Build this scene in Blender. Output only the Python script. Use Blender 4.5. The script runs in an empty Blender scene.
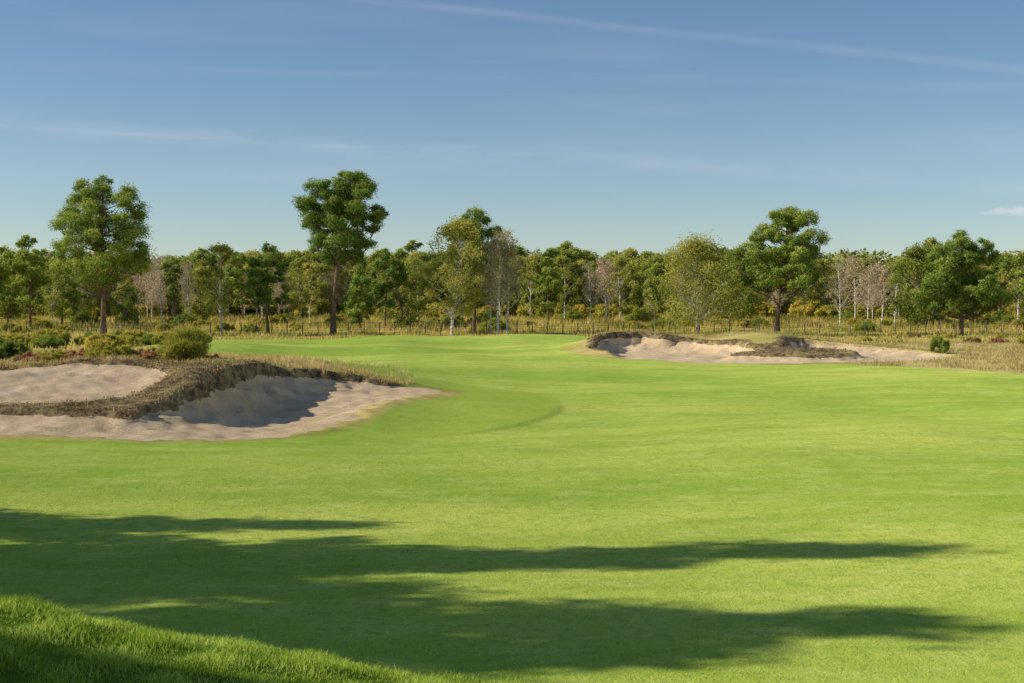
import bpy, math, numpy as np
from mathutils import Vector
rng = np.random.default_rng(7)
scene = bpy.context.scene
COL = scene.collection
scene.view_settings.view_transform = 'Standard'
scene.view_settings.look = 'None'
scene.view_settings.exposure = 0.0

# ------------------------------------------------------------------ helpers
def sm(a, b, x):
    t = np.clip((x - a) / (b - a), 0, 1)
    return t * t * (3 - 2 * t)

def smooth_poly(pts, it=3):
    p = np.array(pts, float)
    for _ in range(it):
        q = np.roll(p, -1, axis=0)
        a = 0.75 * p + 0.25 * q
        b = 0.25 * p + 0.75 * q
        p = np.empty((len(a) * 2, 2)); p[0::2] = a; p[1::2] = b
    return p

def sdf_poly(poly, x, y):
    """signed distance, negative inside"""
    x = np.asarray(x, float); y = np.asarray(y, float)
    shp = x.shape; x = x.ravel(); y = y.ravel()
    d2 = np.full(x.shape, 1e18); inside = np.zeros(x.shape, bool)
    n = len(poly)
    for i in range(n):
        ax, ay = poly[i]; bx, by = poly[(i + 1) % n]
        ex, ey = bx - ax, by - ay
        wx, wy = x - ax, y - ay
        L = ex * ex + ey * ey + 1e-12
        t = np.clip((wx * ex + wy * ey) / L, 0, 1)
        dx, dy = wx - t * ex, wy - t * ey
        d2 = np.minimum(d2, dx * dx + dy * dy)
        if abs(ey) > 1e-12:
            c = ((ay > y) != (by > y)) & (x < ex * (y - ay) / ey + ax)
            inside ^= c
    d = np.sqrt(d2)
    return np.where(inside, -d, d).reshape(shp)

def vnoise(x, y, s, seed=0):
    """cheap smooth noise from rotated sines, -1..1"""
    r = np.random.default_rng(seed)
    out = 0
    for k in range(6):
        a = r.uniform(0, math.tau); f = r.uniform(0.6, 1.7) / s; p = r.uniform(0, math.tau)
        out = out + np.sin((x * math.cos(a) + y * math.sin(a)) * f * math.tau + p)
    return out / 3.2

# ------------------------------------------------------------------ terrain shape
P_A = smooth_poly([(-26,38),(-20,37.6),(-14,38.0),(-9,37.4),(-6.2,38.4),(-5.0,41.5),(-4.3,47),(-3.4,52),(-2.2,57.0),
                   (-3.6,57.8),(-6,56.8),(-8.4,56.4),(-9.9,52.5),(-9.8,47),(-10.5,43.8),(-11.4,41.8),(-13.2,42.2),(-20,42.5),(-26,42.5)],2)
P_B = smooth_poly([(-27,42.9),(-20,42.9),(-14.6,42.9),(-12.2,43.8),(-11.5,46),(-11.7,50),(-13.2,54.0),(-18,55.2),(-27,54.6)],2)
P_C = smooth_poly([(6.0,106),(5.7,99),(7.4,91),(12.5,87),(18,86.4),(23.5,87),(28.5,91),(31.0,99),(27.5,104.5),(23.5,106.5),(20.2,105.5),(18.9,97.8),
                   (17.1,97.8),(15.4,104.5),(12,107.5),(8.6,108)],2)
P_I = smooth_poly([(14.6,95.2),(17.5,93.9),(21,93.7),(24.0,95.0),(21,96.3),(17.5,96.3)],2)
P_F = smooth_poly([(-90,-40),(90,-40),(60,50),(32,66),(25,74),(20,84),(6,90),(2.5,103),(6,112),(20,117),(26,125),(22,146),(4,152),(-14,150),
                   (-30,138),(-34,124),(-27,108),(-18,84),(-13,68),(-8,60.5),(-3,59.5),(-1.4,57),(-2.8,51),(-3.8,46),(-4.5,41),(-6,37.6),(-9,36.8),(-20,37),(-90,36)],2)
P_D = smooth_poly([(-9,37.0),(-4.5,38.2),(-1.2,40.0),(0.9,44),(1.9,50),(1.4,57),(-1,62),(-6,65),(-10,60),(-4,57),(-4,45)],2)

def bank(x, y):
    top = 1.23 - 0.155 * x
    top = np.clip(top, 0.4, 2.3) - 0.5 * sm(-0.2, 1.2, x) + 0.03 * vnoise(x, y, 2.2, 5)
    edge = 8.2 + 0.25 * vnoise(x, y * 0, 3.0, 9)
    return top * (1 - sm(edge, edge + 4.0, y))

def mounds(x, y):
    wl = sm(-10.2, -12.6, x)
    ramp = (1 - wl) * sm(39.0, 49.5, y) + wl * sm(37.4, 54, y)
    m1 = 1.20 * sm(-1.5, -11, x) * ramp * (1 - sm(60, 80, y)) * (1 - sm(-30, -60, x))
    m1 = m1 * (1 + 0.10 * vnoise(x, y, 5, 3) + 0.05 * vnoise(x, y, 1.6, 13))
    m2 = 1.36 * sm(2.6, 7.4, x) * (1 - sm(22, 31, x)) * sm(91, 103, y) * (1 - sm(109, 130, y))
    m2 = m2 * (0.86 + 0.16 * np.cos((x - 9.4) / 9.6 * math.tau))
    m2 = m2 + 0.34 * np.exp(-(((x - 19.3) / 3.6) ** 2 + ((y - 95.2) / 1.3) ** 2))
    return m1, m2

def bunkers(x, y):
    x = np.asarray(x, float); y = np.asarray(y, float)
    s = np.full(x.shape, -50.0)
    m = (x > -45) & (x < 50) & (y > 25) & (y < 130)
    if m.any():
        xm, ym = x[m], y[m]
        wob = (0.22 * vnoise(xm, ym, 2.1, 21) + 0.16 * vnoise(xm, ym, 0.8, 22)) * np.where((xm < -12.5) & (ym > 40.5) & (ym < 45), .35, 1)
        wob = wob + np.where(ym > 70, 0.35 * vnoise(xm, ym, 4.0, 24), 0)
        a = -sdf_poly(P_A, xm, ym); b = -sdf_poly(P_B, xm, ym)
        c = np.minimum(-sdf_poly(P_C, xm, ym), sdf_poly(P_I, xm, ym))
        s[m] = np.maximum(np.maximum(a, b), c) + wob
    return s

def H(x, y, s=None):
    x = np.asarray(x, float); y = np.asarray(y, float)
    if s is None: s = bunkers(x, y)
    m1, m2 = mounds(x, y)
    z = bank(x, y) + m1 + m2
    und = 0.16 * vnoise(x, y, 22, 1) * sm(13, 28, y) + 0.055 * vnoise(x, y, 9, 6) * sm(20, 40, y) + 0.012 * vnoise(x, y, 5, 2)
    z = z + und * (1 - sm(260, 400, y))
    z = z + 0.62 * np.exp(-(((x - 1) / 15) ** 2 + ((y - 139) / 9) ** 2))
    z = z + 0.45 * np.exp(-(((x + 26) / 9) ** 2 + ((y - 112) / 9) ** 2))
    z = z + 1.2 * sm(165, 235, y)
    z = z + 0.18 * vnoise(x, y, 9, 4) * sm(155, 175, y) * (1 - sm(400, 600, y))
    md = (x > -15) & (x < 6) & (y > 30) & (y < 70)
    if np.any(md):
        d = np.full(x.shape, 5.0); d[md] = sdf_poly(P_D, x[md], y[md])
        z = z + 0.06 * sm(0.08, -0.08, d) * (1 - sm(0, 0.4, s)) * sm(39.0, 41.5, y) * (1 - sm(47.5, 52, y))
    floor = np.where(y > 70, 0.02 * (y - 88) - 0.40, -0.14 + 0.012 * (y - 40) - 0.36 * np.exp(-(((x + 7.8) / 2.0) ** 2 + ((y - 46.5) / 6.5) ** 2)))
    isB = (x < -10.9) & (y > 42.6) & (y < 60)
    floor = np.where(isB, 0.06 + 0.085 * (y - 43), floor)
    floor = floor + 0.08 * vnoise(x, y, 3.1, 8) + 0.035 * vnoise(x, y, 1.2, 18)
    far = y > 70
    w = np.where(far, 0.55 * sm(0, 0.4, s) + 0.45 * sm(0, 1.8, s), 0.45 * sm(0, 0.28, s) + 0.55 * sm(0, 1.6, s))
    return np.where(s > 0, z * (1 - w) + np.minimum(z, floor) * w, z)

def graded(segs, start):
    out = [start]
    for end, step in segs:
        n = max(1, int(round((end - out[-1]) / step)))
        out += list(np.linspace(out[-1], end, n + 1)[1:])
    return out
gx = graded([(-400,200),(-120,14),(-40,2.2),(-20,0.5),(4,0.14),(32,0.25),(60,1.2),(120,4),(400,30),(3500,400)], -3500)
gy = graded([(-10,10),(5,0.6),(14,0.25),(37,0.4),(59,0.15),(84,0.45),(110,0.25),(150,0.7),(260,2),(500,15),(1000,60),(5000,400)], -60)
GX, GY = np.meshgrid(np.array(gx), np.array(gy))
S = bunkers(GX, GY)
Z = H(GX, GY, S)
NX, NY = len(gx), len(gy)

def build_mesh(name, verts, quads, mat, tone=None, smooth=False, vattrs=None):
    me = bpy.data.meshes.new(name)
    verts = np.ascontiguousarray(verts, np.float32); quads = np.ascontiguousarray(quads, np.int32)
    me.vertices.add(len(verts)); me.vertices.foreach_set('co', verts.ravel())
    me.loops.add(quads.size); me.loops.foreach_set('vertex_index', quads.ravel())
    me.polygons.add(len(quads)); me.polygons.foreach_set('loop_start', np.arange(0, quads.size, 4, dtype=np.int32))
    me.update(calc_edges=True)
    if smooth: me.polygons.foreach_set('use_smooth', np.ones(len(quads), bool))
    if tone is not None:
        a = me.attributes.new('tone', 'FLOAT', 'FACE'); a.data.foreach_set('value', np.asarray(tone, np.float32))
    for k, v in (vattrs or {}).items():
        a = me.attributes.new(k, 'FLOAT', 'POINT'); a.data.foreach_set('value', np.asarray(v, np.float32).ravel())
    me.materials.append(mat)
    return me

def new_obj(name, data, parent=None, loc=(0,0,0), **props):
    o = bpy.data.objects.new(name, data)
    o.location = loc
    if parent is not None: o.parent = parent
    for k, v in props.items(): o[k] = v
    COL.objects.link(o)
    return o

# ------------------------------------------------------------------ materials
def mat_new(name):
    m = bpy.data.materials.new(name); m.use_nodes = True
    nt = m.node_tree; nt.nodes.clear()
    return m, nt
class N:
    def __init__(s, nt): s.nt = nt
    def add(s, t, **kw):
        n = s.nt.nodes.new(t)
        for k, v in kw.items():
            setattr(n, k, v)
        return n
    def link(s, a, b): s.nt.links.new(a, b)
    def val(s, sock, v):
        if hasattr(v, 'default_value') or hasattr(v, 'is_linked'): s.link(v, sock)
        else: sock.default_value = v
    def math(s, op, a, b=0.0, c=None, clamp=False):
        n = s.add('ShaderNodeMath', operation=op); n.use_clamp = clamp
        s.val(n.inputs[0], a); s.val(n.inputs[1], b)
        if c is not None: s.val(n.inputs[2], c)
        return n.outputs[0]
    def mix(s, f, a, b, blend='MIX'):
        n = s.add('ShaderNodeMix', data_type='RGBA', blend_type=blend)
        s.val(n.inputs[0], f)
        for i, v in ((6, a), (7, b)):
            if isinstance(v, tuple): n.inputs[i].default_value = (*v, 1) if len(v) == 3 else v
            else: s.link(v, n.inputs[i])
        return n.outputs[2]
    def rng(s, v, a, b, c=0.0, d=1.0, smooth=True):
        n = s.add('ShaderNodeMapRange'); n.interpolation_type = 'SMOOTHSTEP' if smooth else 'LINEAR'
        s.val(n.inputs[0], v); n.inputs[1].default_value = a; n.inputs[2].default_value = b
        n.inputs[3].default_value = c; n.inputs[4].default_value = d
        return n.outputs[0]
    def noise(s, vec, scale, detail=4, rough=0.6, mapping=None):
        if mapping:
            mp = s.add('ShaderNodeMapping'); mp.inputs['Scale'].default_value = mapping
            s.link(vec, mp.inputs[0]); vec = mp.outputs[0]
        n = s.add('ShaderNodeTexNoise'); n.inputs['Scale'].default_value = scale
        n.inputs['Detail'].default_value = detail; n.inputs['Roughness'].default_value = rough
        s.link(vec, n.inputs['Vector'])
        return n.outputs['Fac']
    def attr(s, name):
        n = s.add('ShaderNodeAttribute', attribute_name=name); return n.outputs['Fac']
    def diffuse(s, col, normal=None, rough=0.5):
        b = s.add('ShaderNodeBsdfDiffuse'); b.inputs['Roughness'].default_value = rough
        s.link(col, b.inputs[0])
        if normal is not None: s.link(normal, b.inputs['Normal'])
        o = s.add('ShaderNodeOutputMaterial'); s.link(b.outputs[0], o.inputs[0])
    def bump(s, h, strength, dist):
        bp = s.add('ShaderNodeBump'); bp.inputs['Strength'].default_value = strength; bp.inputs['Distance'].default_value = dist
        s.link(h, bp.inputs['Height']); return bp.outputs[0]

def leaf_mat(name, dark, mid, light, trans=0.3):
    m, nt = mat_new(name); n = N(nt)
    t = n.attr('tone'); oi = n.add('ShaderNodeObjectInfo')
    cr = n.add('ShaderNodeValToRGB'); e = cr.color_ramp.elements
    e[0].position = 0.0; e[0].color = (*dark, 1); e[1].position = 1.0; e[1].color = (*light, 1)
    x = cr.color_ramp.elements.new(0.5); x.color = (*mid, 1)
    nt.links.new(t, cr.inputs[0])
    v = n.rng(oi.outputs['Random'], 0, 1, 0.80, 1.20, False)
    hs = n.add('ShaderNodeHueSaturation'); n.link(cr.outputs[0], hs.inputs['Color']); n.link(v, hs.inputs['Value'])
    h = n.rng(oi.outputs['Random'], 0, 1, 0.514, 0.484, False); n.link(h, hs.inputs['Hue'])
    b = n.add('ShaderNodeBsdfDiffuse'); n.link(hs.outputs[0], b.inputs[0])
    tr = n.add('ShaderNodeBsdfTranslucent'); n.link(hs.outputs[0], tr.inputs[0])
    mx = n.add('ShaderNodeMixShader'); mx.inputs[0].default_value = trans
    n.link(b.outputs[0], mx.inputs[1]); n.link(tr.outputs[0], mx.inputs[2])
    o = n.add('ShaderNodeOutputMaterial'); n.link(mx.outputs[0], o.inputs[0])
    return m

def bark_mat(name, c1, c2, kind):
    m, nt = mat_new(name); n = N(nt)
    tc = n.add('ShaderNodeTexCoord').outputs['Object']
    if kind == 'birch': f = n.rng(n.noise(tc, 1.2, 3, 0.6, (1.5, 1.5, 5)), 0.5, 0.62)
    else: f = n.rng(n.noise(tc, 3, 5, 0.7, (2, 2, 0.6)), 0.35, 0.65)
    n.diffuse(n.mix(f, c1, c2), n.bump(f, 0.6, 0.06))
    return m

def ground_mat():
    m, nt = mat_new('turf_ground'); n = N(nt)
    pos = n.add('ShaderNodeNewGeometry').outputs['Position']
    n_l = n.noise(pos, 0.06, 3, 0.5, (0.6, 1.3, 1)); n_m = n.noise(pos, 0.30, 4, 0.65, (0.45, 1.2, 1))
    n_w = n.noise(pos, 1.1, 5, 0.7, (0.7, 1.1, 1))
    n_s = n.noise(pos, 3.0, 5, 0.7); n_f = n.noise(pos, 28, 4, 0.75); n_t = n.noise(pos, 7, 5, 0.8, (1, 0.7, 1))
    fair = n.mix(n.rng(n_l, 0.38, 0.62), (0.40, 0.55, 0.075), (0.66, 0.71, 0.14))
    fair = n.mix(n.math('MULTIPLY', n.rng(n_m, 0.40, 0.66), 0.55), fair, (0.30, 0.45, 0.055))
    fair = n.mix(n.math('MULTIPLY', n.rng(n_w, 0.42, 0.72), 0.42), fair, (0.80, 0.80, 0.26))
    fair = n.mix(n.math('MULTIPLY', n.rng(n_s, 0.5, 0.70), 0.55), fair, (0.29, 0.42, 0.055))
    fair = n.mix(n.math('MULTIPLY', n.rng(n_t, 0.48, 0.68), 0.62), fair, (0.27, 0.40, 0.055))
    fair = n.mix(n.math('MULTIPLY', n.rng(n_f, 0.45, 0.75), 0.50), fair, (0.25, 0.38, 0.05))
    semi = n.mix(n.rng(n_s, 0.3, 0.7), (0.30, 0.44, 0.055), (0.46, 0.55, 0.09))
    dsemi = n.attr('semi')
    c = n.mix(n.math('MULTIPLY', n.rng(dsemi, 0.25, -0.25), 0.7), fair, semi)
    bk = n.mix(n.rng(n_s, 0.3, 0.7), (0.08, 0.15, 0.015), (0.18, 0.28, 0.03))
    c = n.mix(n.attr('bank'), c, bk)
    g1 = n.noise(pos, 0.09, 4, 0.6, (0.7, 1.6, 1)); g2 = n.noise(pos, 1.3, 5, 0.7)
    mead = n.mix(n.rng(g1, 0.35, 0.62), (0.38, 0.40, 0.08), (0.70, 0.53, 0.20))
    mead = n.mix(n.math('MULTIPLY', n.rng(g2, 0.4, 0.7), 0.5), mead, (0.22, 0.23, 0.06))
    df = n.math('ADD', n.attr('fair'), n.math('MULTIPLY', n.math('SUBTRACT', g2, 0.5), 1.2))
    c = n.mix(n.rng(df, -0.15, 0.35), c, mead)
    heath = n.mix(n.rng(n_s, 0.38, 0.62), (0.13, 0.08, 0.045), (0.38, 0.28, 0.15))
    heath = n.mix(n.math('MULTIPLY', n.rng(n_w, 0.48, 0.62), 0.6), heath, (0.46, 0.40, 0.17))
    dh = n.math('ADD', n.attr('heath'), n.math('MULTIPLY', n.math('SUBTRACT', n_s, 0.5), 0.6))
    c = n.mix(n.rng(dh, 0.35, 0.6), c, heath)
    straw = n.mix(n.rng(g2, 0.3, 0.7), (0.48, 0.38, 0.13), (0.78, 0.60, 0.27))
    c = n.mix(n.rng(n.math('ADD', n.attr('straw'), n.math('MULTIPLY', n.math('SUBTRACT', g1, 0.5), 0.6)), 0.35, 0.65), c, straw)
    hgt = n.math('ADD', n.math('ADD', n.math('MULTIPLY', n_f, 0.5), n.math('MULTIPLY', n_s, 0.7)), n.math('MULTIPLY', n_t, 0.5))
    n.diffuse(c, n.bump(hgt, 0.65, 0.07))
    return m

def sand_mat():
    m, nt = mat_new('bunker_sand'); n = N(nt)
    pos = n.add('ShaderNodeNewGeometry').outputs['Position']
    a = n.noise(pos, 0.6, 4, 0.6); b2 = n.noise(pos, 11, 6, 0.8); r = n.noise(pos, 2.0, 4, 0.6, (0.7, 2.4, 2)); b3 = n.noise(pos, 3.2, 5, 0.8)
    c = n.mix(n.rng(a, 0.35, 0.65), (0.84, 0.62, 0.375), (0.97, 0.745, 0.49))
    c = n.mix(n.math('MULTIPLY', n.rng(b2, 0.42, 0.66), 0.42), c, (0.58, 0.42, 0.235))
    c = n.mix(n.math('MULTIPLY', n.rng(b3, 0.52, 0.70), 0.38), c, (0.60, 0.44, 0.25))
    n.diffuse(c, n.bump(n.math('ADD', n.math('MULTIPLY', b2, 0.8), n.math('MULTIPLY', r, 0.9)), 1.0, 0.12))
    return m

M_GROUND = ground_mat(); M_SAND = sand_mat()
M_PINE = leaf_mat('pine_needles', (0.07,0.12,0.026), (0.24,0.34,0.062), (0.60,0.62,0.13), 0.35)
M_BIRCH = leaf_mat('birch_leaves', (0.20,0.22,0.04), (0.48,0.48,0.10), (0.74,0.66,0.18), 0.45)
M_OAK = leaf_mat('oak_leaves', (0.13,0.175,0.033), (0.33,0.38,0.065), (0.62,0.56,0.14), 0.4)
M_FAR = leaf_mat('far_wood_leaves', (0.12,0.155,0.04), (0.27,0.31,0.08), (0.46,0.43,0.14), 0.3)
M_TWIG = leaf_mat('bare_twigs', (0.30,0.23,0.14), (0.52,0.41,0.26), (0.70,0.58,0.36), 0.2)
M_GORSE = leaf_mat('gorse_leaves', (0.12,0.13,0.025), (0.40,0.40,0.06), (0.76,0.62,0.13), 0.38)
M_DARKSHRUB = leaf_mat('dark_shrub_leaves', (0.06,0.10,0.02), (0.22,0.30,0.05), (0.52,0.56,0.11), 0.35)
M_REDSHRUB = leaf_mat('russet_shrub_leaves', (0.12,0.06,0.03), (0.40,0.21,0.10), (0.72,0.46,0.22), 0.35)
M_BANKGRASS = leaf_mat('bank_grass_blades', (0.13,0.23,0.02), (0.36,0.52,0.055), (0.74,0.80,0.21), 0.45)
M_FAIRGRASS = leaf_mat('fairway_grass_blades', (0.33,0.47,0.05), (0.52,0.64,0.09), (0.76,0.80,0.20), 0.45)
M_STRAW = leaf_mat('dry_grass_blades', (0.32,0.25,0.08), (0.66,0.51,0.20), (0.88,0.70,0.36), 0.4)
M_MEADOW = leaf_mat('meadow_plants', (0.17,0.20,0.04), (0.52,0.46,0.10), (0.90,0.64,0.24), 0.45)
M_HEATHER = leaf_mat('heather_sprigs', (0.09,0.055,0.032), (0.32,0.21,0.11), (0.66,0.50,0.26), 0.2)
M_PBARK = bark_mat('pine_bark', (0.11,0.08,0.06), (0.33,0.22,0.15), 'pine')
M_BBARK = bark_mat('birch_bark', (0.84,0.79,0.70), (0.22,0.19,0.16), 'birch')
M_OBARK = bark_mat('grey_bark', (0.20,0.17,0.14), (0.38,0.33,0.26), 'oak')
M_POST = bark_mat('weathered_post_wood', (0.16,0.135,0.11), (0.32,0.27,0.22), 'oak')
M_WIRE = bark_mat('galvanised_wire', (0.10,0.12,0.10), (0.16,0.18,0.16), 'oak')

# ------------------------------------------------------------------ ground sheet
fair = np.clip(sdf_poly(P_F, GX, GY), -30, 30)
semi = np.clip(sdf_poly(P_D, GX, GY), -30, 30)
bankm = (1 - sm(8.7, 10.2, GY)) * sm(1.0, -0.2, GX - 0.25 * (8 - GY))
def heath_mask(x, y, s):
    m1, m2 = mounds(x, y)
    d = -s
    wd = np.where(x > -9.6, 0.5, np.where((x < -12) & (y > 52), 5.0, 2.6)) * (1 + .35 * vnoise(x, y, 2.4, 55))
    h1 = sm(0.20, 0.36, m1) * (1 - sm(wd * .5, wd, d)) * sm(62, 58, y)
    h1 = np.where((x < -10) & (y > 40.8) & (y < 45) & (d < 2.5), 1.0, h1)
    h1 = h1 * np.where((x > -7) & (y < 54), 0, 1)
    h2 = sm(0.24, 0.45, m2) * (1 - sm(0.2, 0.9, d))
    h2 = np.where((x > 13) & (x < 26) & (y > 92) & (y < 99) & (d > -.3), 1.0, h2)
    return np.maximum(h1, h2)
heath = heath_mask(GX, GY, S)
def straw_mask(x, y, f, s):
    r = sm(19, 25, x) * sm(66, 72, y) * sm(132, 118, y) * (f > 0)
    l = 0.7 * sm(-5, -8, x) * sm(55, 58, y) * sm(90, 70, y) * (f > 0)
    return np.maximum(r, l)
straw = straw_mask(GX, GY, fair, S)
V = np.stack([GX, GY, Z], -1).reshape(-1, 3)
idx = np.arange(NX * NY).reshape(NY, NX)
Q = np.stack([idx[:-1, :-1], idx[:-1, 1:], idx[1:, 1:], idx[1:, :-1]], -1).reshape(-1, 4)
me = build_mesh('ground', V, Q, M_GROUND, smooth=True, vattrs=dict(fair=fair, semi=semi, bank=bankm, heath=heath, straw=straw))
new_obj('ground', me, kind='structure', label='mown green fairway with rough and heath around it')

def sand_sheet(region, label):
    zz = Z + 0.03 * np.clip((S - 0.2) / 0.25, -1, 1)
    keep = (S > -0.2) & region
    fk = (keep[:-1, :-1] & keep[:-1, 1:] & keep[1:, 1:] & keep[1:, :-1]).ravel()
    q = Q[fk]; used = np.unique(q)
    remap = np.full(NX * NY, -1); remap[used] = np.arange(len(used))
    v = np.stack([GX, GY, zz], -1).reshape(-1, 3)[used]
    me = build_mesh('sand_bunker', v, remap[q], M_SAND, smooth=True)
    new_obj('sand_bunker', me, kind='structure', label=label)
sand_sheet(GY < 70, 'large pale sand bunker split by a heather tongue')
sand_sheet(GY > 70, 'pale sand bunker under a ragged turf lip')

# ------------------------------------------------------------------ vegetation generators
class Buf:
    def __init__(s): s.v = []; s.q = []; s.t = []; s.n = 0
    def add(s, v, q, t):
        s.v.append(v); s.q.append(q + s.n); s.t.append(t); s.n += len(v)
    def mesh(s, name, mat, smooth=False):
        return build_mesh(name, np.concatenate(s.v), np.concatenate(s.q), mat, np.concatenate(s.t), smooth)

def tube(buf, pts, rad, sides=8):
    pts = np.array(pts, float); k = len(pts)
    tan = np.gradient(pts, axis=0); tan /= np.linalg.norm(tan, axis=1)[:, None] + 1e-9
    if np.abs(tan[:, 2]).mean() > 0.6: ref = np.tile([[1., 0, 0]], (k, 1))
    else: ref = np.tile([[0, 0, 1.]], (k, 1))
    u = np.cross(tan, ref); u /= np.linalg.norm(u, axis=1)[:, None] + 1e-9
    w = np.cross(tan, u)
    a = np.linspace(0, math.tau, sides, endpoint=False)
    ring = (np.cos(a)[None, :, None] * u[:, None] + np.sin(a)[None, :, None] * w[:, None]) * np.array(rad)[:, None, None] + pts[:, None]
    v = ring.reshape(-1, 3)
    i = np.arange(k - 1)[:, None] * sides; j = np.arange(sides)[None]; jn = (j + 1) % sides
    q = np.stack([i + j, i + jn, i + sides + jn, i + sides + j], -1).reshape(-1, 4)
    buf.add(v, q, np.full(len(q), 0.5))

def leaves(buf, pos, nrm, a, b, tone, r):
    n = len(pos)
    nrm = nrm / (np.linalg.norm(nrm, axis=1)[:, None] + 1e-9)
    t = np.cross(nrm, r.normal(size=(n, 3))); t /= np.linalg.norm(t, axis=1)[:, None] + 1e-9
    bt = np.cross(nrm, t)
    a = (np.asarray(a) * r.uniform(0.6, 1.3, n))[:, None]; b = (np.asarray(b) * r.uniform(0.6, 1.3, n))[:, None]
    v = np.stack([pos - t * a, pos - bt * b, pos + t * a, pos + bt * b], 1).reshape(-1, 3)
    q = np.arange(4 * n).reshape(n, 4)
    buf.add(v, q, tone)

def puff(buf, c, rad, count, leaf, r, flat=0.75, tone0=0.5, nout=0.8, hang=0.0, asp=0.45, kmax=1.12):
    d = r.normal(size=(count, 3)); d /= np.linalg.norm(d, axis=1)[:, None]
    k = r.uniform(0.1, kmax, count) ** 0.5
    lump = 1 + 0.28 * np.sin(d[:, 0] * 5 + c[0] * 7) * np.sin(d[:, 1] * 5 + c[1] * 5) + 0.18 * np.sin(d[:, 2] * 8 + c[2] * 3)
    p = d * (k * lump * rad)[:, None] * np.array([1, 1, flat])
    if hang: p[:, 2] -= hang * (p[:, 0] ** 2 + p[:, 1] ** 2) / rad
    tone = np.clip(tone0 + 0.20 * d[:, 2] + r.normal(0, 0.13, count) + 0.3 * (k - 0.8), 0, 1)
    leaves(buf, p + np.array(c), d * nout + r.normal(size=(count, 3)) * 0.45, leaf, leaf * asp, tone, r)

def trunk_path(h, lean, r, bend=0.3, n=9):
    t = np.linspace(0, 1, n)
    x = lean[0] * t ** 1.3 + bend * np.sin(t * 5 + r.uniform(0, 6)) * t * (1 - 0.4 * t)
    y = lean[1] * t ** 1.3 + bend * np.sin(t * 4 + r.uniform(0, 6)) * t * (1 - 0.4 * t)
    return np.stack([x, y, t * h], 1)

def on_path(path, z):
    return np.array([np.interp(z, path[:, 2], path[:, i]) for i in range(3)])

def limb(buf, a, b, r0, r, sag=0.15, sides=5):
    a = np.array(a); b = np.array(b); n = 5
    t = np.linspace(0, 1, n)[:, None]
    p = a * (1 - t) + b * t
    L = np.linalg.norm(b - a)
    p[:, 2] += -sag * L * np.sin(t[:, 0] * math.pi)
    p += r.normal(0, 0.03 * L, p.shape) * np.sin(t * math.pi)
    tube(buf, p, r0 * (1 - 0.8 * t[:, 0]), sides)

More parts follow.
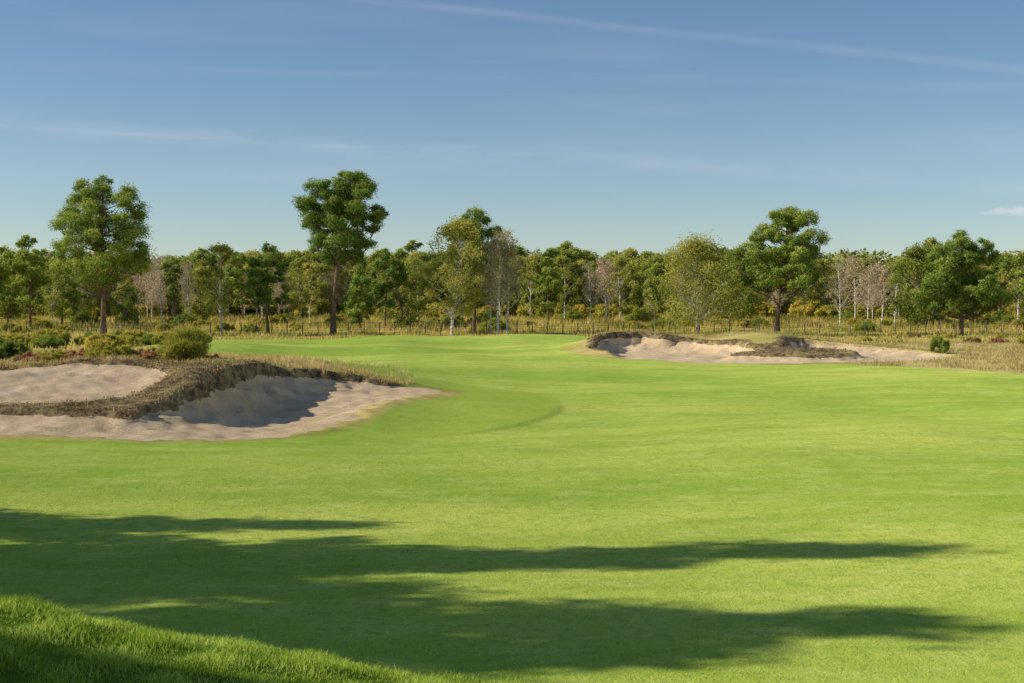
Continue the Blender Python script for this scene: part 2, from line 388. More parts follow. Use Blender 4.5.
def make_pine(seed, h, cb, cw, lean=(0, 0), prof=None, npuff=60, per=420, leaf=0.2, tr=0.28, prad=0.15, bend=0.3, mat=M_PINE, flat=0.85, pack=0.42, asp=0.4, kmax=1.3, clumps=0, crad=.30, sep=.62):
    """clumps > 0: foliage sits in that many umbrella clumps at limb ends, with gaps between them"""
    r = np.random.default_rng(seed)
    tb, cr = Buf(), Buf()
    path = trunk_path(h * 0.96, lean, r, bend)
    tt = np.linspace(0, 1, len(path))
    rad = tr * (1 - 0.85 * tt) ; rad[0] *= 1.35
    tube(tb, path, rad, 9)
    prof = prof or [(0, .35), (.2, .8), (.45, 1), (.7, .85), (.9, .5), (1, .15)]
    pt = [p[0] for p in prof]; pr = [p[1] for p in prof]
    if clumps:
        big = []; tries = 0
        while len(big) < clumps and tries < 20000:
            tries += 1
            t = r.uniform(0.0, 1); R = np.interp(t, pt, pr) * cw
            if r.uniform() > (R / cw) + 0.1: continue
            ang = r.uniform(0, math.tau); cR = cw * crad * r.uniform(.72, 1.25)
            rr = max(R * (1 + .10 * math.sin(ang * 3 + seed)) * r.uniform(0, 1) ** .35 - cR * .8, 0)
            z = cb + t * (h - cb - cR * .7) + cR * .1
            c = on_path(path, z) + np.array([math.cos(ang) * rr, math.sin(ang) * rr, 0])
            if any(np.linalg.norm((c - q[0]) * [1, 1, 1.2]) < sep * (cR + q[1]) for q in big): continue
            big.append((c, cR, rr))
        for c, cR, rr in big:
            a = on_path(path, min(max(c[2] - rr * r.uniform(.3, .7) - .5, cb * .75), h * .9))
            base = c - np.array([0, 0, cR * .45])
            limb(tb, a, base, tr * .36 * (.5 + .5 * rr / cw), r, .06, 6)
            tone = .44 + r.uniform(-.14, .14)
            m = int(npuff / len(big) * (cR / (cw * crad)) ** 2 + 2)
            for j in range(m):
                d = r.normal(size=3); d /= np.linalg.norm(d)
                if d[2] < -.5: d[2] *= -1
                pr_ = cR * prad * r.uniform(.75, 1.35)
                e = c + d * np.array([1, 1, .8]) * (cR - pr_ * .6) * r.uniform(.45, 1) ** .5
                limb(tb, base, e, .035, r, .0, 4)
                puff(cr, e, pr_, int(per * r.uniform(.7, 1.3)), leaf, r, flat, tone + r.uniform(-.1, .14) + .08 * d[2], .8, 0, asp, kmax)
    else:
        cent = []; tries = 0
        while len(cent) < npuff and tries < 8000:
            tries += 1
            t = r.uniform(0, 1); R = np.interp(t, pt, pr) * cw
            if r.uniform() > (R / cw) ** 1.2 + 0.08: continue
            ang = r.uniform(0, math.tau)
            lob = 1 + 0.13 * math.sin(ang * 3 + seed + t * 6) + 0.10 * math.sin(ang * 5 + t * 11 + seed)
            rr = R * lob * r.uniform(0.0, 1) ** 0.42
            pr_ = cw * prad * r.uniform(0.65, 1.5)
            z = cb + t * (h - cb) - pr_ * 0.5 + r.normal(0, .1)
            a = on_path(path, z)
            c = a + np.array([math.cos(ang) * max(rr - pr_ * 0.8, 0), math.sin(ang) * max(rr - pr_ * 0.8, 0), 0])
            if any(np.linalg.norm((c - q[0]) * [1, 1, 1.15]) < pack * (pr_ + q[1]) for q in cent): continue
            cent.append((c, pr_, rr))
        for c, pr_, rr in cent:
            z0 = max(c[2] - rr * r.uniform(0.25, 0.6) - 0.3, cb * 0.8)
            a = on_path(path, min(z0, h * 0.9))
            limb(tb, a, c, tr * 0.28 * (0.4 + 0.6 * rr / cw), r, 0.08)
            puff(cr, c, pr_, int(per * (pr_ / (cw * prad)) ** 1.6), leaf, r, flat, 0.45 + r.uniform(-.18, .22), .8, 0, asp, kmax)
    for k in range(9):
        z = r.uniform(0.5 * cb, cb); a = on_path(path, z); ang = r.uniform(0, math.tau)
        limb(tb, a, a + np.array([math.cos(ang), math.sin(ang), 0.3]) * r.uniform(.5, 2.2), 0.045, r)
    return tb.mesh('trunk', M_PBARK, True), cr.mesh('crown', mat)

def make_broad(seed, h, cb, cw, mat, bark, npuff=70, per=160, leaf=0.16, tr=0.18, droop=0.25, prof=None, lean=(0, 0), tone=0.5, nst=1, prad=0.2, bend=0.35):
    r = np.random.default_rng(seed)
    tb, cr = Buf(), Buf()
    paths = []
    for s in range(nst):
        ln = (lean[0] + (r.uniform(-1, 1) * cw * 0.6 if nst > 1 else 0), lean[1] + (r.uniform(-.5, .5) * cw if nst > 1 else 0))
        p = trunk_path(h * r.uniform(0.86, 0.96), ln, r, bend); paths.append(p)
        tt = np.linspace(0, 1, len(p)); tube(tb, p, tr * (1 - 0.88 * tt), 8)
    prof = prof or [(0, .5), (.25, .9), (.5, 1), (.75, .7), (1, .12)]
    pt = [p[0] for p in prof]; pr = [p[1] for p in prof]
    for k in range(npuff):
        path = paths[k % nst]
        t = r.uniform(0, 1) ** 0.9; R = np.interp(t, pt, pr) * cw
        ang = r.uniform(0, math.tau); rr = R * r.uniform(0.05, 1) ** 0.6 * (1 + 0.25 * math.sin(ang * 3 + seed))
        p_ = cw * prad * r.uniform(0.6, 1.4)
        z = cb + t * (h - cb)
        a = on_path(path, max(z - rr * 0.9 - 0.2, cb * 0.7))
        c = on_path(path, z) + np.array([math.cos(ang) * rr, math.sin(ang) * rr, -0.12 * rr])
        limb(tb, a, c, tr * 0.25, r, -0.12, 4)
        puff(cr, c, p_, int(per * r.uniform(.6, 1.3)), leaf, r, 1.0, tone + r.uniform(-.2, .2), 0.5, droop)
    return tb.mesh('trunk', bark, True), cr.mesh('crown', mat)

def make_bare(seed, h, cw, leafy=0.25, mat=M_TWIG):
    r = np.random.default_rng(seed)
    tb, cr = Buf(), Buf()
    p = trunk_path(h * 0.97, (r.uniform(-.5, .5), 0), r, 0.3)
    tt = np.linspace(0, 1, len(p)); tube(tb, p, 0.14 * (1 - 0.85 * tt) + 0.01, 6)
    n = 60
    for k in range(n):
        t = r.uniform(0.22, 0.97); a = on_path(p, t * h * 0.96)
        ang = r.uniform(0, math.tau); L = cw * (1.15 - 0.75 * t) * r.uniform(.5, 1.2)
        e = a + np.array([math.cos(ang) * L, math.sin(ang) * L, L * r.uniform(0.8, 1.6)])
        if k % 2 == 0: limb(tb, a, e, 0.035, r, 0.05, 4)
        m = 30
        u = r.uniform(0.25, 1, m)[:, None]
        s = a * (1 - u) + e * u
        d = r.normal(size=(m, 3)) * 0.5 + (e - a) / np.linalg.norm(e - a) * 0.8 + [0, 0, .3]
        d /= np.linalg.norm(d, axis=1)[:, None]; l = r.uniform(.25, .8, m)[:, None]
        w = np.cross(d, r.normal(size=(m, 3))); w /= np.linalg.norm(w, axis=1)[:, None]; w *= 0.014
        v = np.stack([s - w, s + w, s + d * l + w * .4, s + d * l - w * .4], 1).reshape(-1, 3)
        cr.add(v, np.arange(4 * m).reshape(m, 4), r.uniform(0.2, 0.9, m))
        if leafy > 0:
            c = int(30 * leafy); q = a * 0.2 + e * 0.8 + r.normal(size=(c, 3)) * 0.4
            leaves(cr, q, r.normal(size=(c, 3)), .11, .09, r.uniform(.4, 1, c), r)
    return tb.mesh('trunk', M_BBARK, True), cr.mesh('crown', mat)

def make_shrub(seed, w, h, mat, leaf=0.07, n=16, per=420, spiky=0.0):
    r = np.random.default_rng(seed)
    b = Buf(); st = Buf()
    for k in range(n):
        ang = r.uniform(0, math.tau); rr = w * 0.82 * r.uniform(0, 1) ** 0.5
        top = h * math.sqrt(max(1 - (rr / w) ** 2, 0.1)) * r.uniform(.55, 1.25); pr = min(w, h) * r.uniform(.15, .32)
        c = np.array([math.cos(ang) * rr, math.sin(ang) * rr, max(top - pr * .8, pr * .4)])
        limb(st, (c[0] * .1, c[1] * .1, -0.05), c, 0.03 * h, r, 0.05, 4)
        puff(b, c, pr, per, leaf, r, 1.0, .48 + r.uniform(-.22, .28), .7, 0, .45, 1.4)
        m = int(per * spiky)
        if m:
            d = r.normal(size=(m, 3)); d[:, 2] = np.abs(d[:, 2]) + .6; d /= np.linalg.norm(d, axis=1)[:, None]
            s = c + d * pr * .8; l = r.uniform(.15, .4, m)[:, None] * h * .6
            ww = np.cross(d, r.normal(size=(m, 3))); ww /= np.linalg.norm(ww, axis=1)[:, None]; ww *= leaf * .25
            v = np.stack([s - ww, s + ww, s + d * l + ww * .2, s + d * l - ww * .2], 1).reshape(-1, 3)
            b.add(v, np.arange(4 * m).reshape(m, 4), r.uniform(.3, 1, m))
    return st.mesh('stem', M_OBARK, True), b.mesh('foliage', mat)

def place(name, parts, x, y, label, cat, group=None, rot=0.0, scale=1.0, sink=0.06, sz=None, wide=1.0):
    z = float(H(np.array([x]), np.array([y]))[0]) - sink
    e = new_obj(name, None, loc=(x, y, z)); e.empty_display_size = 0.5
    e.rotation_euler = (0, 0, rot); e.scale = (scale * wide, scale * wide, scale * (sz or 1))
    e['label'] = label; e['category'] = cat
    if group: e['group'] = group
    for pn, me in parts:
        new_obj(pn, me, parent=e)
    return e
def T(p): return [('trunk', p[0]), ('crown', p[1])]
def SH(p): return [('stem', p[0]), ('foliage', p[1])]
def X(px, d): return (px - 512) / 1422 * d      # metres sideways for a measured bearing

# ------------------------------------------------------------------ feature trees
KW = dict(prad=.42, leaf=.115, per=195, sep=.44)
A = make_pine(11, 18.2, 6.0, 6.8, (0.2, 0), [(0,.65),(.15,.95),(.35,1),(.55,.9),(.75,.78),(.9,.62),(1,.4)], 400, tr=.34, clumps=60, crad=.24, **KW)
place('pine_tree', T(A), X(103,163), 163, 'tall dark maritime pine with broad lobed crown above the gorse', 'tree')
A = make_pine(23, 19.0, 7.9, 5.7, (1.6, 0), [(0,.5),(.15,.85),(.35,.95),(.6,1),(.8,.95),(.92,.8),(1,.5)], 400, tr=.32, bend=.35, clumps=56, crad=.24, **KW)
place('pine_tree', T(A), X(333,165), 165, 'tall maritime pine with leaning dark trunk and dense rounded crown', 'tree')
A = make_pine(37, 14.9, 4.6, 5.6, (1.2, 0), [(0,.55),(.15,.95),(.35,1),(.6,.95),(.8,.82),(.92,.7),(1,.45)], 400, tr=.30, clumps=58, crad=.24, **KW)
place('pine_tree', T(A), X(777,163), 163, 'maritime pine with slanting trunk and compact dense crown', 'tree')
A = make_pine(41, 12.0, 2.6, 5.7, (0.2, 0), [(0,.7),(.2,1),(.4,.95),(.6,.82),(.8,.66),(1,.4)], 360, tr=.25, clumps=54, crad=.23, **KW)
place('pine_tree', T(A), X(961,160), 160, 'shorter bushy pine with a wide crown beside the fence', 'tree')
A = make_pine(53, 16.0, 5.0, 4.8, (0.3, 0), None, 230, tr=.24, clumps=36, crad=.27, **KW)
place('pine_tree', T(A), X(474,172), 172, 'dark pine standing close behind a pale birch', 'tree')
A = make_pine(59, 10.8, 3.2, 3.6, (-0.3, 0), [(0,.5),(.25,1),(.5,.85),(.75,.7),(1,.3)], 140, tr=.18, clumps=26, crad=.28, prad=.42, leaf=.12, per=140, sep=.5)
place('pine_tree', T(A), X(268,166), 166, 'small pine with layered branches in the meadow', 'tree')
B = make_broad(61, 14.2, 2.8, 4.0, M_BIRCH, M_BBARK, 130, 140, .13, .2, .35, [(0,.6),(.25,.95),(.5,1),(.75,.75),(1,.2)], (1.0, 0), .36)
place('birch_tree', T(B), X(452,163), 163, 'tall birch with pale yellow-green leaves and leaning trunk', 'tree')
B = make_broad(67, 11.8, 2.2, 5.4, M_BIRCH, M_BBARK, 160, 140, .13, .17, .5, [(0,.6),(.25,1),(.5,.95),(.75,.65),(1,.2)], (0.4, 0), .40, 2)
place('birch_tree', T(B), X(697,166), 166, 'broad birch with drooping olive-yellow foliage', 'tree')
B = make_broad(71, 11.6, 3.0, 2.3, M_BIRCH, M_BBARK, 60, 130, .13, .12, .3, [(0,.7),(.3,1),(.6,.9),(.85,.6),(1,.2)], (-0.4, 0), .46)
place('birch_tree', T(B), X(222,166), 166, 'slim birch with pale trunk and yellowing crown', 'tree')
R1 = make_bare(81, 11.5, 2.6, .7); R2 = make_bare(82, 10.5, 2.3, .45); R3 = make_bare(83, 12, 2.2, .2); R4 = make_bare(84, 9.5, 2.4, 1.0)
for px, d, m, s in ((498,163,R1,1.0),(507,164,R2,1.0),(491,166,R3,.8)):
    place('birch_tree', T(m), X(px,d), d, 'thin birch with pinkish nearly bare twigs', 'tree', 'bare birches', rng.uniform(0,6), s)

# ------------------------------------------------------------------ woodland made of single trees
P1 = make_pine(101, 12.5, 3.0, 3.7, (0.3,0), None, 100, 110, .18, .18, .42, clumps=22, crad=.30, sep=.5)
P2 = make_pine(102, 12.8, 4.0, 4.0, (-0.5,0), [(0,.4),(.2,.9),(.5,1),(.8,.8),(1,.3)], 100, 110, .18, .2, .42, clumps=22, crad=.30, sep=.5)
P3 = make_pine(103, 11.0, 1.8, 3.1, (0,0), [(0,.8),(.3,1),(.6,.7),(.85,.4),(1,.1)], 55, 160, .18, .16, .19)
O1 = make_broad(111, 12.0, 1.2, 4.6, M_OAK, M_OBARK, 80, 135, .19, .22, .1, None, (0,0), .5)
O2 = make_broad(112, 12.6, 1.4, 4.0, M_OAK, M_OBARK, 75, 135, .19, .2, .1, [(0,.7),(.3,.95),(.6,1),(.85,.75),(1,.25)], (.4,0), .6)
O3 = make_broad(113, 10.8, 0.6, 4.4, M_OAK, M_OBARK, 80, 135, .19, .2, .1, None, (0,0), .42, 2)
B1 = make_broad(121, 12.2, 2.6, 2.8, M_BIRCH, M_BBARK, 50, 110, .16, .14, .35, None, (.5,0), .42)
B2 = make_broad(122, 11.5, 2.4, 3.1, M_BIRCH, M_BBARK, 54, 110, .16, .14, .35, None, (-.4,0), .34)
kinds = {
 'p': [('pine_tree', m, 'dark green pine at the edge of the wood', 'wood edge pines') for m in (P1,P2,P3)],
 'o': [('oak_tree', m, 'olive green oak in the wood edge', 'wood edge oaks') for m in (O1,O2,O3)],
 'b': [('birch_tree', m, 'yellow-green birch with white trunk in the wood edge', 'wood edge birches') for m in (B1,B2)],
 'r': [('birch_tree', m, 'bare birch with white trunk and brown twigs', 'bare birches') for m in (R1,R2,R3,R4)],
}
def wood(px, d, k, s=1.0, wide=1.0):
    k0 = kinds[k]; nm, m, lb, gp = k0[int(rng.integers(len(k0)))]
    place(nm, T(m), X(px, d), d, lb, 'tree', gp, rng.uniform(0, 6.28), s * rng.uniform(.93, 1.07), sz=rng.uniform(.94, 1.06), wide=wide)
for px, d, k, s in ((8,190,'p',.95),(30,185,'p',.95),(52,195,'b',.85),(-12,180,'p',1.0),(62,200,'p',1.0),(75,215,'o',.9),(190,205,'r',.8),(243,200,'p',.8),
                    (175,210,'p',.8),(200,215,'o',.8),(300,200,'b',.8),(360,185,'p',.75),(385,190,'p',.85),(405,195,'o',.95),(418,205,'b',.95),
                    (548,200,'p',.75),(565,205,'b',.8),(590,200,'r',.75),(606,205,'r',.75),(655,195,'p',.7),(740,210,'o',.9),(730,190,'p',.7),
                    (840,190,'r',.78),(855,195,'r',.8),(868,192,'r',.75),(882,198,'r',.75),(895,200,'b',.8),(918,190,'o',1.0),(936,200,'b',1.0),
                    (1000,200,'p',.75),(1018,195,'b',.85),(1035,190,'p',.9),(140,205,'r',.75),(152,210,'r',.8),(162,200,'r',.72),
                    (126,200,'o',.6),(530,206,'b',.8),(620,208,'b',.8),(310,205,'b',.7)):
    wood(px, d, k, s)
for row, (d0, step, s0) in enumerate(((236, 12.0, .93), (250, 11.5, 1.0), (270, 14, 1.05))):
    px = -60.0 + row * 5
    while px < 1085:
        bare = (130 < px < 175) or (590 < px < 612) or (840 < px < 880)
        k = 'r' if bare and rng.uniform() < .6 and row < 2 else (('pobbobbr' if row == 0 else 'poobrobo')[int(rng.integers(8))])
        s = s0 * (0.88 if 825 < px < 900 else 1.0)
        wood(px, d0 + rng.uniform(-6, 6), k, s * rng.uniform(.87, 1.0), 1.25)
        px += step * rng.uniform(.75, 1.25)
for k in range(20):
    m = (R1, R4, R2)[k % 3]; px = rng.uniform(-10, 1040); d = rng.uniform(212, 228)
    place('birch_tree', T(m), X(px, d), d, 'slender birch with white trunk and few leaves', 'tree', 'bare birches', rng.uniform(0, 6), rng.uniform(.62, .78), wide=.8)

bw = Buf(); r = np.random.default_rng(5)
n = 80000
xx = r.uniform(-172, 172, n); yy = r.uniform(282, 304, n)
top = 12.0 + 1.0 * vnoise(xx, yy * 0, 16, 31) + 0.8 * vnoise(xx, yy * 0, 5, 32)
zz = r.uniform(0, 1, n) ** 0.7 * top + 1.2
leaves(bw, np.stack([xx, yy, zz], 1), r.normal(size=(n, 3)) * .6 + [-.6, -.5, .4], .52, .34, np.clip(.45 + .25 * vnoise(xx, zz, 6, 33) + r.normal(0, .16, n), 0, 1), r)
new_obj('distant_woodland', bw.mesh('distant_woodland', M_FAR), kind='stuff', label='dense dark woodland mass behind the first trees', category='woodland')

# ------------------------------------------------------------------ shrubs
G1 = make_shrub(201, 1.2, 1.4, M_GORSE, .045, 46, 340, .35)
G2 = make_shrub(202, 1.3, .75, M_GORSE, .045, 38, 300, .4)
G3 = make_shrub(203, 1.0, .7, M_DARKSHRUB, .07, 26, 220, .5)
G4 = make_shrub(204, 2.4, 1.7, M_DARKSHRUB, .11, 38, 280, .2)
G5 = make_shrub(205, 1.6, 1.3, M_GORSE, .11, 26, 200, .2)
G6 = make_shrub(206, .9, .45, M_REDSHRUB, .045, 24, 220, .5)
for px, d, m, s, lb in ((186,57.5,G1,.84,'rounded gorse bush with yellow-green shoots on bunker mound'),
                        (112,58.0,G2,.90,'low spreading yellow-green gorse bush on bunker mound'),
                        (52,59,G2,.6,'low straggly shrub among heather'),
                        (8,61,G3,1.15,'dark green leafy shrub on bunker mound'),
                        (-16,59,G3,1.2,'dark green leafy shrub on bunker mound')):
    place('gorse_bush' if m in (G1,G2) else 'leafy_shrub', SH(m), X(px,d), d, lb, 'bush', None, rng.uniform(0,6), s)
for px, d, s in ((30,59,.9),(70,58.5,.8),(84,60,.9),(140,58.5,.85),(156,59.5,.8),(150,57.6,.6),(215,58.5,.7),(62,60.5,1.0)):
    place('heather_bush', SH(G6), X(px,d), d, 'reddish brown heather clump on bunker mound', 'bush', 'russet heather bushes', rng.uniform(0,6), s)
place('leafy_shrub', SH(G3), X(940,100), 100, 'small dark rounded bush at the fairway edge', 'bush', None, 0, .85, sz=1.7)
px = -30
while px < 185:
    m = G4 if rng.uniform() < .4 else G5
    place('gorse_bush', SH(m), X(px,112), 112 + rng.uniform(-4,10), 'green dense gorse bush in a hedge line', 'bush', 'gorse hedge bushes', rng.uniform(0,6), rng.uniform(.5,.72) * (1 - .25 * max(0,(px-100)/85)) * (1.35 if m is G5 else 1), wide=1.25)
    px += rng.uniform(7, 13)
for k in range(110):
    px = rng.uniform(-40, 1070); d = rng.uniform(172, 230)
    m, nm, lb, gp = [(G5,'gorse_bush','olive green gorse bush in rough meadow','meadow gorse bushes'),(G4,'leafy_shrub','dark green leafy shrub in rough meadow','meadow shrubs')][int(rng.uniform() < .22)]
    place(nm, SH(m), X(px,d), d, lb, 'bush', gp, rng.uniform(0,6), rng.uniform(.5,1.0))
for k in range(60):
    px = rng.uniform(-30, 1060); d = rng.uniform(222, 234)
    place('gorse_bush', SH(G5), X(px,d), d, 'tall yellow-green scrub at the foot of the wood', 'bush', 'meadow gorse bushes', rng.uniform(0,6), rng.uniform(1.2,2.1))
for k in range(22):
    px = rng.uniform(850, 1050); d = rng.uniform(112, 150)
    if px < 935 and d < 128: continue
    m = G5 if k % 3 else G6
    place('gorse_bush' if k % 3 else 'heather_bush', SH(m), X(px,d), d, 'small scrubby bush in straw coloured rough', 'bush', 'straw rough bushes', rng.uniform(0,6), rng.uniform(.3,.6) * (1 if k % 3 else 1.8))

# ------------------------------------------------------------------ fence
fe = new_obj('wire_fence', None, loc=(0, 168, 0)); fe['label'] = 'low wire fence on weathered wooden posts across the meadow'; fe['category'] = 'fence'
xs = np.arange(-66, 70, 1.8); ys = 168 + 1.2 * np.sin(xs / 30)
zs = H(xs, ys)
pb = Buf(); tube(pb, [(0,0,-.2),(0,0,.6),(0,0,1.5),(0,0,1.53)], [.055,.055,.05,.01], 7)
pm = pb.mesh('post', M_POST, True)
for x, y, z in zip(xs, ys, zs): new_obj('post', pm, parent=fe, loc=(x, y - 168, z))
wb = Buf()
for hh in (.25,.55,.85,1.1,1.4):
    tube(wb, np.stack([xs, ys - 168 + .07, zs + hh], 1), np.full(len(xs), .011), 4)
new_obj('wire', wb.mesh('wire', M_WIRE, True), parent=fe)

# ------------------------------------------------------------------ ground cover
def blades(name, x, y, hgt, wid, mat, tone, label, seg=1, lean=.35, sink=.01):
    r = np.random.default_rng(len(x))
    n = len(x); z = H(x, y) - sink
    ang = r.uniform(0, math.tau, n); w = np.stack([np.cos(ang), np.sin(ang), 0 * ang], 1) * (wid * r.uniform(.6, 1.3, n))[:, None]
    la = r.uniform(0, math.tau, n); L = hgt * r.uniform(.5, 1.25, n)
    off = np.stack([np.cos(la), np.sin(la), 0 * la], 1) * (L * lean * r.uniform(.1, 1.4, n))[:, None]
    b = np.stack([x, y, z], 1); up = np.stack([0 * L, 0 * L, L], 1)
    if seg == 1:
        v = np.stack([b - w, b + w, b + up + off + w * .15, b + up + off - w * .15], 1).reshape(-1, 3)
        q = np.arange(4 * n).reshape(n, 4); t = tone
    else:
        mid = b + up * .6 + off * .35
        tip = b + up * .97 + off
        v = np.stack([b - w, b + w, mid + w * .75, mid - w * .75, tip + w * .1, tip - w * .1], 1).reshape(-1, 3)
        i = np.arange(n)[:, None] * 6
        q = np.concatenate([i + [0, 1, 2, 3], i + [3, 2, 4, 5]], 1).reshape(-1, 4); t = np.repeat(tone, 2)
    me = build_mesh(name, v, q, mat, np.clip(t, 0, 1))
    new_obj(name, me, kind='stuff', label=label, category='grass')
r = np.random.default_rng(99)
n = 130000
x = r.uniform(-4.6, 1.0, n); y = r.uniform(5.4, 10.2, n)
k = (1 - sm(8.7, 10.2, y)) * sm(1.0, -0.2, x - 0.25 * (8 - y)) > r.uniform(0, 1, n); x, y = x[k], y[k]
blades('bank_grass', x, y, .046 * (1 + .7 * vnoise(x, y, .7, 41)).clip(.4), .0024, M_BANKGRASS, .5 + .22 * vnoise(x, y, .7, 42) + r.normal(0, .2, len(x)), 'longer lush grass on the near bank', 2, .8)
n = 110000
y = 10.5 + 15 * r.uniform(0, 1, n) ** 1.4; x = r.uniform(-.42, .42, n) * y
blades('fairway_grass', x, y, np.full(n, .020), .004, M_FAIRGRASS, .5 + .28 * vnoise(x, y, 1.3, 43) + r.normal(0, .2, n), 'short mown fairway grass', 1, .5, .004)
def scatter(n, x0, x1, y0, y1):
    x = r.uniform(x0, x1, n); y = r.uniform(y0, y1, n); return x, y, bunkers(x, y)
bh = Buf()
for (n, x0, x1, y0, y1, sz) in ((210000, -26, 0, 38, 64, .028), (100000, 4, 31, 88, 118, .042)):
    x, y, s = scatter(n, x0, x1, y0, y1)
    k = (heath_mask(x, y, s) > r.uniform(.2, .8, n)) & (s < .24) & (vnoise(x, y, .8, 51) + .5 * vnoise(x, y, 2.5, 56) > -.15 + r.normal(0, .25, n))
    x, y, s = x[k], y[k], s[k]
    z = H(x, y, s) + r.uniform(0, 1, len(x)) * .045 * (1 + 1.5 * vnoise(x, y, .9, 52)).clip(.1) * np.where((y > 54) & (x < -11), 2, 1)
    leaves(bh, np.stack([x, y, z], 1), r.normal(size=(len(x), 3)) * .8 + [-.2, 0, .9], sz * 1.5, sz * .5, np.clip(.50 + .38 * vnoise(x, y, 1.5, 53) + r.normal(0, .17, len(x)), 0, 1), r)
new_obj('heather', bh.mesh('heather', M_HEATHER), kind='stuff', label='brown dry heather covering the bunker mounds', category='heather')
x, y, s = scatter(120000, -26, 0, 40, 70)
m1, _ = mounds(x, y)
f = sdf_poly(P_F, x, y)
k = (s < .1) & (m1 > .22) & ((((s > -.6) & (r.uniform(0, 1, len(x)) < .12)) | ((vnoise(x, y, 1.6, 66) > .25) & (r.uniform(0, 1, len(x)) < .35)) | ((y > 55) & (f > .3) & (vnoise(x, y, 3, 61) > -.2))))
blades('mound_grass', x[k], y[k], np.where(y[k] < 55, .10, .20), .010, M_STRAW, .42 + .25 * vnoise(x[k], y[k], 2, 62) + r.normal(0, .2, k.sum()), 'dry blond grass tufts on the bunker mound', 2, .5)
x, y, s = scatter(130000, 6, 62, 66, 130)
f = sdf_poly(P_F, x, y)
k = (s < -.1) & (f > .2) & (vnoise(x, y, 4, 63) > -.45) & ((x > 20) | (y > 108))
k &= (heath_mask(x, y, s) < .5) | (r.uniform(0, 1, len(x)) < .10)
blades('dry_rough_grass', x[k], y[k], .20 * (1 + .5 * vnoise(x[k], y[k], 5, 65)), .018, M_STRAW, .5 + .3 * vnoise(x[k], y[k], 4, 64) + r.normal(0, .18, k.sum()), 'pale straw coloured rough grass', 1, .6)
n = 190000
x = r.uniform(-110, 115, n); y = 66 + 175 * r.uniform(0, 1, n) ** .8
f = sdf_poly(P_F, x, y); s = bunkers(x, y)
k = (f > .4) & (s < -.3) & (vnoise(x, y, 7, 71) > -.8) & ~((x > 0) & (y < 125)) & (np.abs(x) < .46 * y)
x, y = x[k], y[k]
pat = vnoise(x, y * .6, 12, 72) + .4 * vnoise(x, y, 3.5, 75)
blades('meadow_grass', x, y, (.32 + .40 * sm(165, 185, y)) * (1 + .6 * vnoise(x, y, 6, 73)).clip(.3), .05, M_MEADOW, .58 + .34 * pat + r.normal(0, .17, len(x)), 'tall mixed bracken and golden grass of the meadow', 1, .5)

# ------------------------------------------------------------------ trees beside the tee (their shadows cross the fairway)
TS = make_pine(301, 14.7, 2.2, 2.6, (0,0), [(0,1),(.25,1),(.5,.86),(.75,.58),(.9,.32),(1,.06)], 125, 220, .16, .25, .22, .1)
TS2 = make_pine(302, 14.4, 2.2, 2.4, (0,0), [(0,1),(.25,1),(.6,.97),(.85,.68),(.95,.40),(1,.06)], 125, 220, .16, .25, .24, .1)
TL = 'tall slender pine casting a long shadow on the grass'; TG = 'pines beside the fairway'
TL2 = 'slender pine casting a long shadow on the grass'
place('pine_tree', T(TS), -20.8, 18.8, TL, 'tree', TG)
place('pine_tree', T(TS2), -21.4, 14.0, TL, 'tree', TG)
place('pine_tree', T(TS), -20.3, 22.0, TL2, 'tree', TG, 2.0, .66, wide=1.2)
place('pine_tree', T(TS2), -20.5, 16.7, TL2, 'tree', TG, 2.0, .74, wide=.85)
place('pine_tree', T(TS2), -23.0, 12.2, TL2, 'tree', TG, 1.0, .84)
place('pine_tree', T(TS), -14.8, 5.6, TL2, 'tree', TG, 1.0, .74)

# ------------------------------------------------------------------ light, sky, camera
ELEV = 28.0; AZ = 3.0
sd = bpy.data.lights.new('sun', 'SUN'); sd.energy = 5.0; sd.angle = math.radians(0.5); sd.color = (1.0, 0.93, 0.79)
so = bpy.data.objects.new('sun', sd); COL.objects.link(so)
L = Vector((math.cos(math.radians(ELEV)) * math.cos(math.radians(AZ)), math.cos(math.radians(ELEV)) * math.sin(math.radians(AZ)), -math.sin(math.radians(ELEV))))
so.rotation_euler = L.to_track_quat('-Z', 'Y').to_euler(); so.location = (-40, 0, 40)

w = bpy.data.worlds.new('World'); scene.world = w; w.use_nodes = True
nt = w.node_tree; nt.nodes.clear(); n = N(nt)
sky = n.add('ShaderNodeTexSky'); sky.sky_type = 'NISHITA'; sky.sun_disc = False
sky.sun_elevation = math.radians(ELEV); sky.sun_rotation = math.radians(270 - AZ)
sky.altitude = 1400; sky.air_density = 1.0; sky.dust_density = 0.5; sky.ozone_density = 2.0
hs = n.add('ShaderNodeHueSaturation'); hs.inputs['Saturation'].default_value = 1.10; n.link(sky.outputs[0], hs.inputs['Color'])
tc = n.add('ShaderNodeTexCoord').outputs['Generated']
nz1 = n.noise(tc, 5, 4, 0.55, (1, 1, 9)); nz2 = n.noise(tc, 14, 5, 0.6, (1, 1, 5))
def contrail(p0, p1, width, strength, a, b):
    va = Vector((p0[0]-512, 1422, 305-p0[1])); vb = Vector((p1[0]-512, 1422, 305-p1[1]))
    nn = va.cross(vb).normalized()
    d = n.add('ShaderNodeVectorMath', operation='DOT_PRODUCT'); n.link(tc, d.inputs[0]); d.inputs[1].default_value = nn
    d2 = n.math('ADD', d.outputs['Value'], n.math('MULTIPLY', n.math('SUBTRACT', nz1, 0.5), width * 1.2))
    g = n.rng(n.math('ABSOLUTE', d2), width, 0.0)
    g = n.math('MULTIPLY', g, n.rng(nz2, a, b))
    return n.math('MULTIPLY', g, strength)
c = contrail((310,-6), (1024,72), .0052, .115, .1, .75)
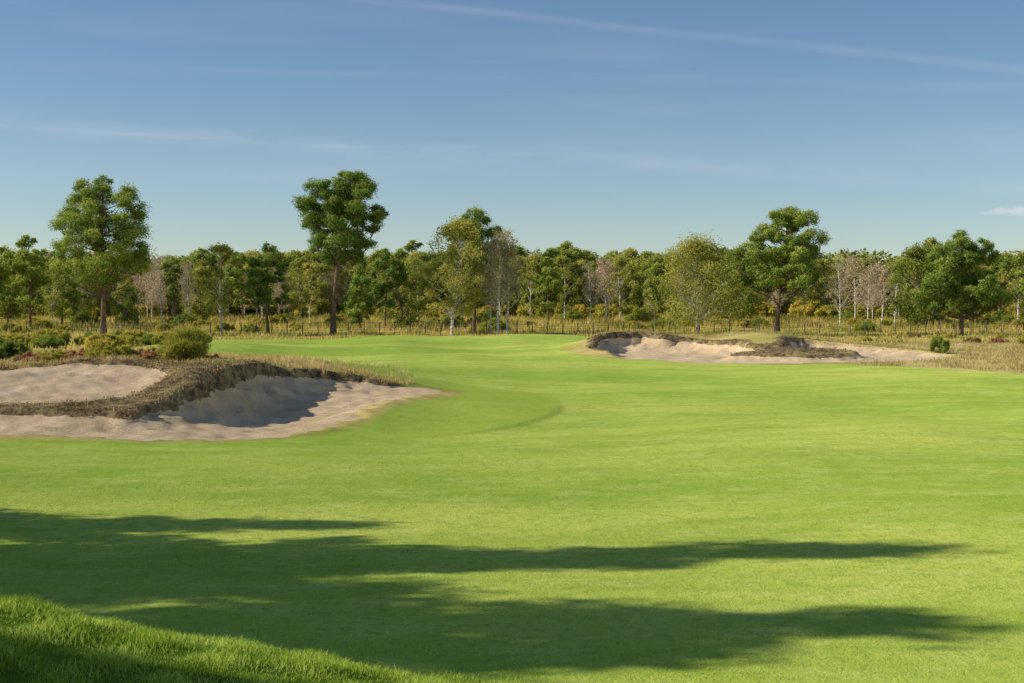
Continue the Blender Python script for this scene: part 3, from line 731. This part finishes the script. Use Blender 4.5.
sx = n.add('ShaderNodeSeparateXYZ'); n.link(tc, sx.inputs[0])
c = n.math('MULTIPLY', c, n.rng(sx.outputs[0], -.30, -0.05))
c2 = contrail((0,128), (600,160), .0024, .085, .25, .7)
c2 = n.math('MULTIPLY', c2, n.rng(sx.outputs[0], .1, .0))
c3 = contrail((250,140), (1024,188), .010, .11, .2, .75)
c4 = contrail((0,165), (1024,150), .030, .07, .2, .75)
c5 = contrail((350,75), (1024,88), .005, .05, .3, .75)
wisps = n.math('MULTIPLY', n.rng(n.noise(tc, 3.0, 5, 0.55, (1, 1, 10)), .45, .8), .09)
tot = n.math('ADD', n.math('ADD', n.math('ADD', c, c2), n.math('ADD', c4, c5)), n.math('ADD', c3, wisps), clamp=True)
cd = Vector((1012-512, 1422, 305-212)).normalized()
sb = n.add('ShaderNodeVectorMath', operation='SUBTRACT'); n.link(tc, sb.inputs[0]); sb.inputs[1].default_value = cd
ml = n.add('ShaderNodeVectorMath', operation='MULTIPLY'); n.link(sb.outputs[0], ml.inputs[0]); ml.inputs[1].default_value = (50, 50, 230)
ln = n.add('ShaderNodeVectorMath', operation='LENGTH'); n.link(ml.outputs[0], ln.inputs[0])
cu = n.math('ADD', ln.outputs['Value'], n.math('MULTIPLY', n.math('SUBTRACT', n.noise(tc, 60, 4, .6, (1,1,2)), .5), 2.2))
cu = n.math('MULTIPLY', n.rng(cu, 1.0, .3), .5)
tot = n.math('MAXIMUM', tot, cu)
colr = n.mix(tot, hs.outputs[0], (7.5, 7.6, 8.0))
bg = n.add('ShaderNodeBackground'); n.link(colr, bg.inputs[0]); bg.inputs[1].default_value = 0.10
o = n.add('ShaderNodeOutputWorld'); n.link(bg.outputs[0], o.inputs[0])

cam = bpy.data.cameras.new('camera'); cam.lens = 50; cam.sensor_width = 36; cam.clip_start = 0.1; cam.clip_end = 8000
co = bpy.data.objects.new('camera', cam); COL.objects.link(co)
co.location = (0, 0, 3.5); co.rotation_euler = (math.radians(90 - 1.47), 0, 0)
scene.camera = co
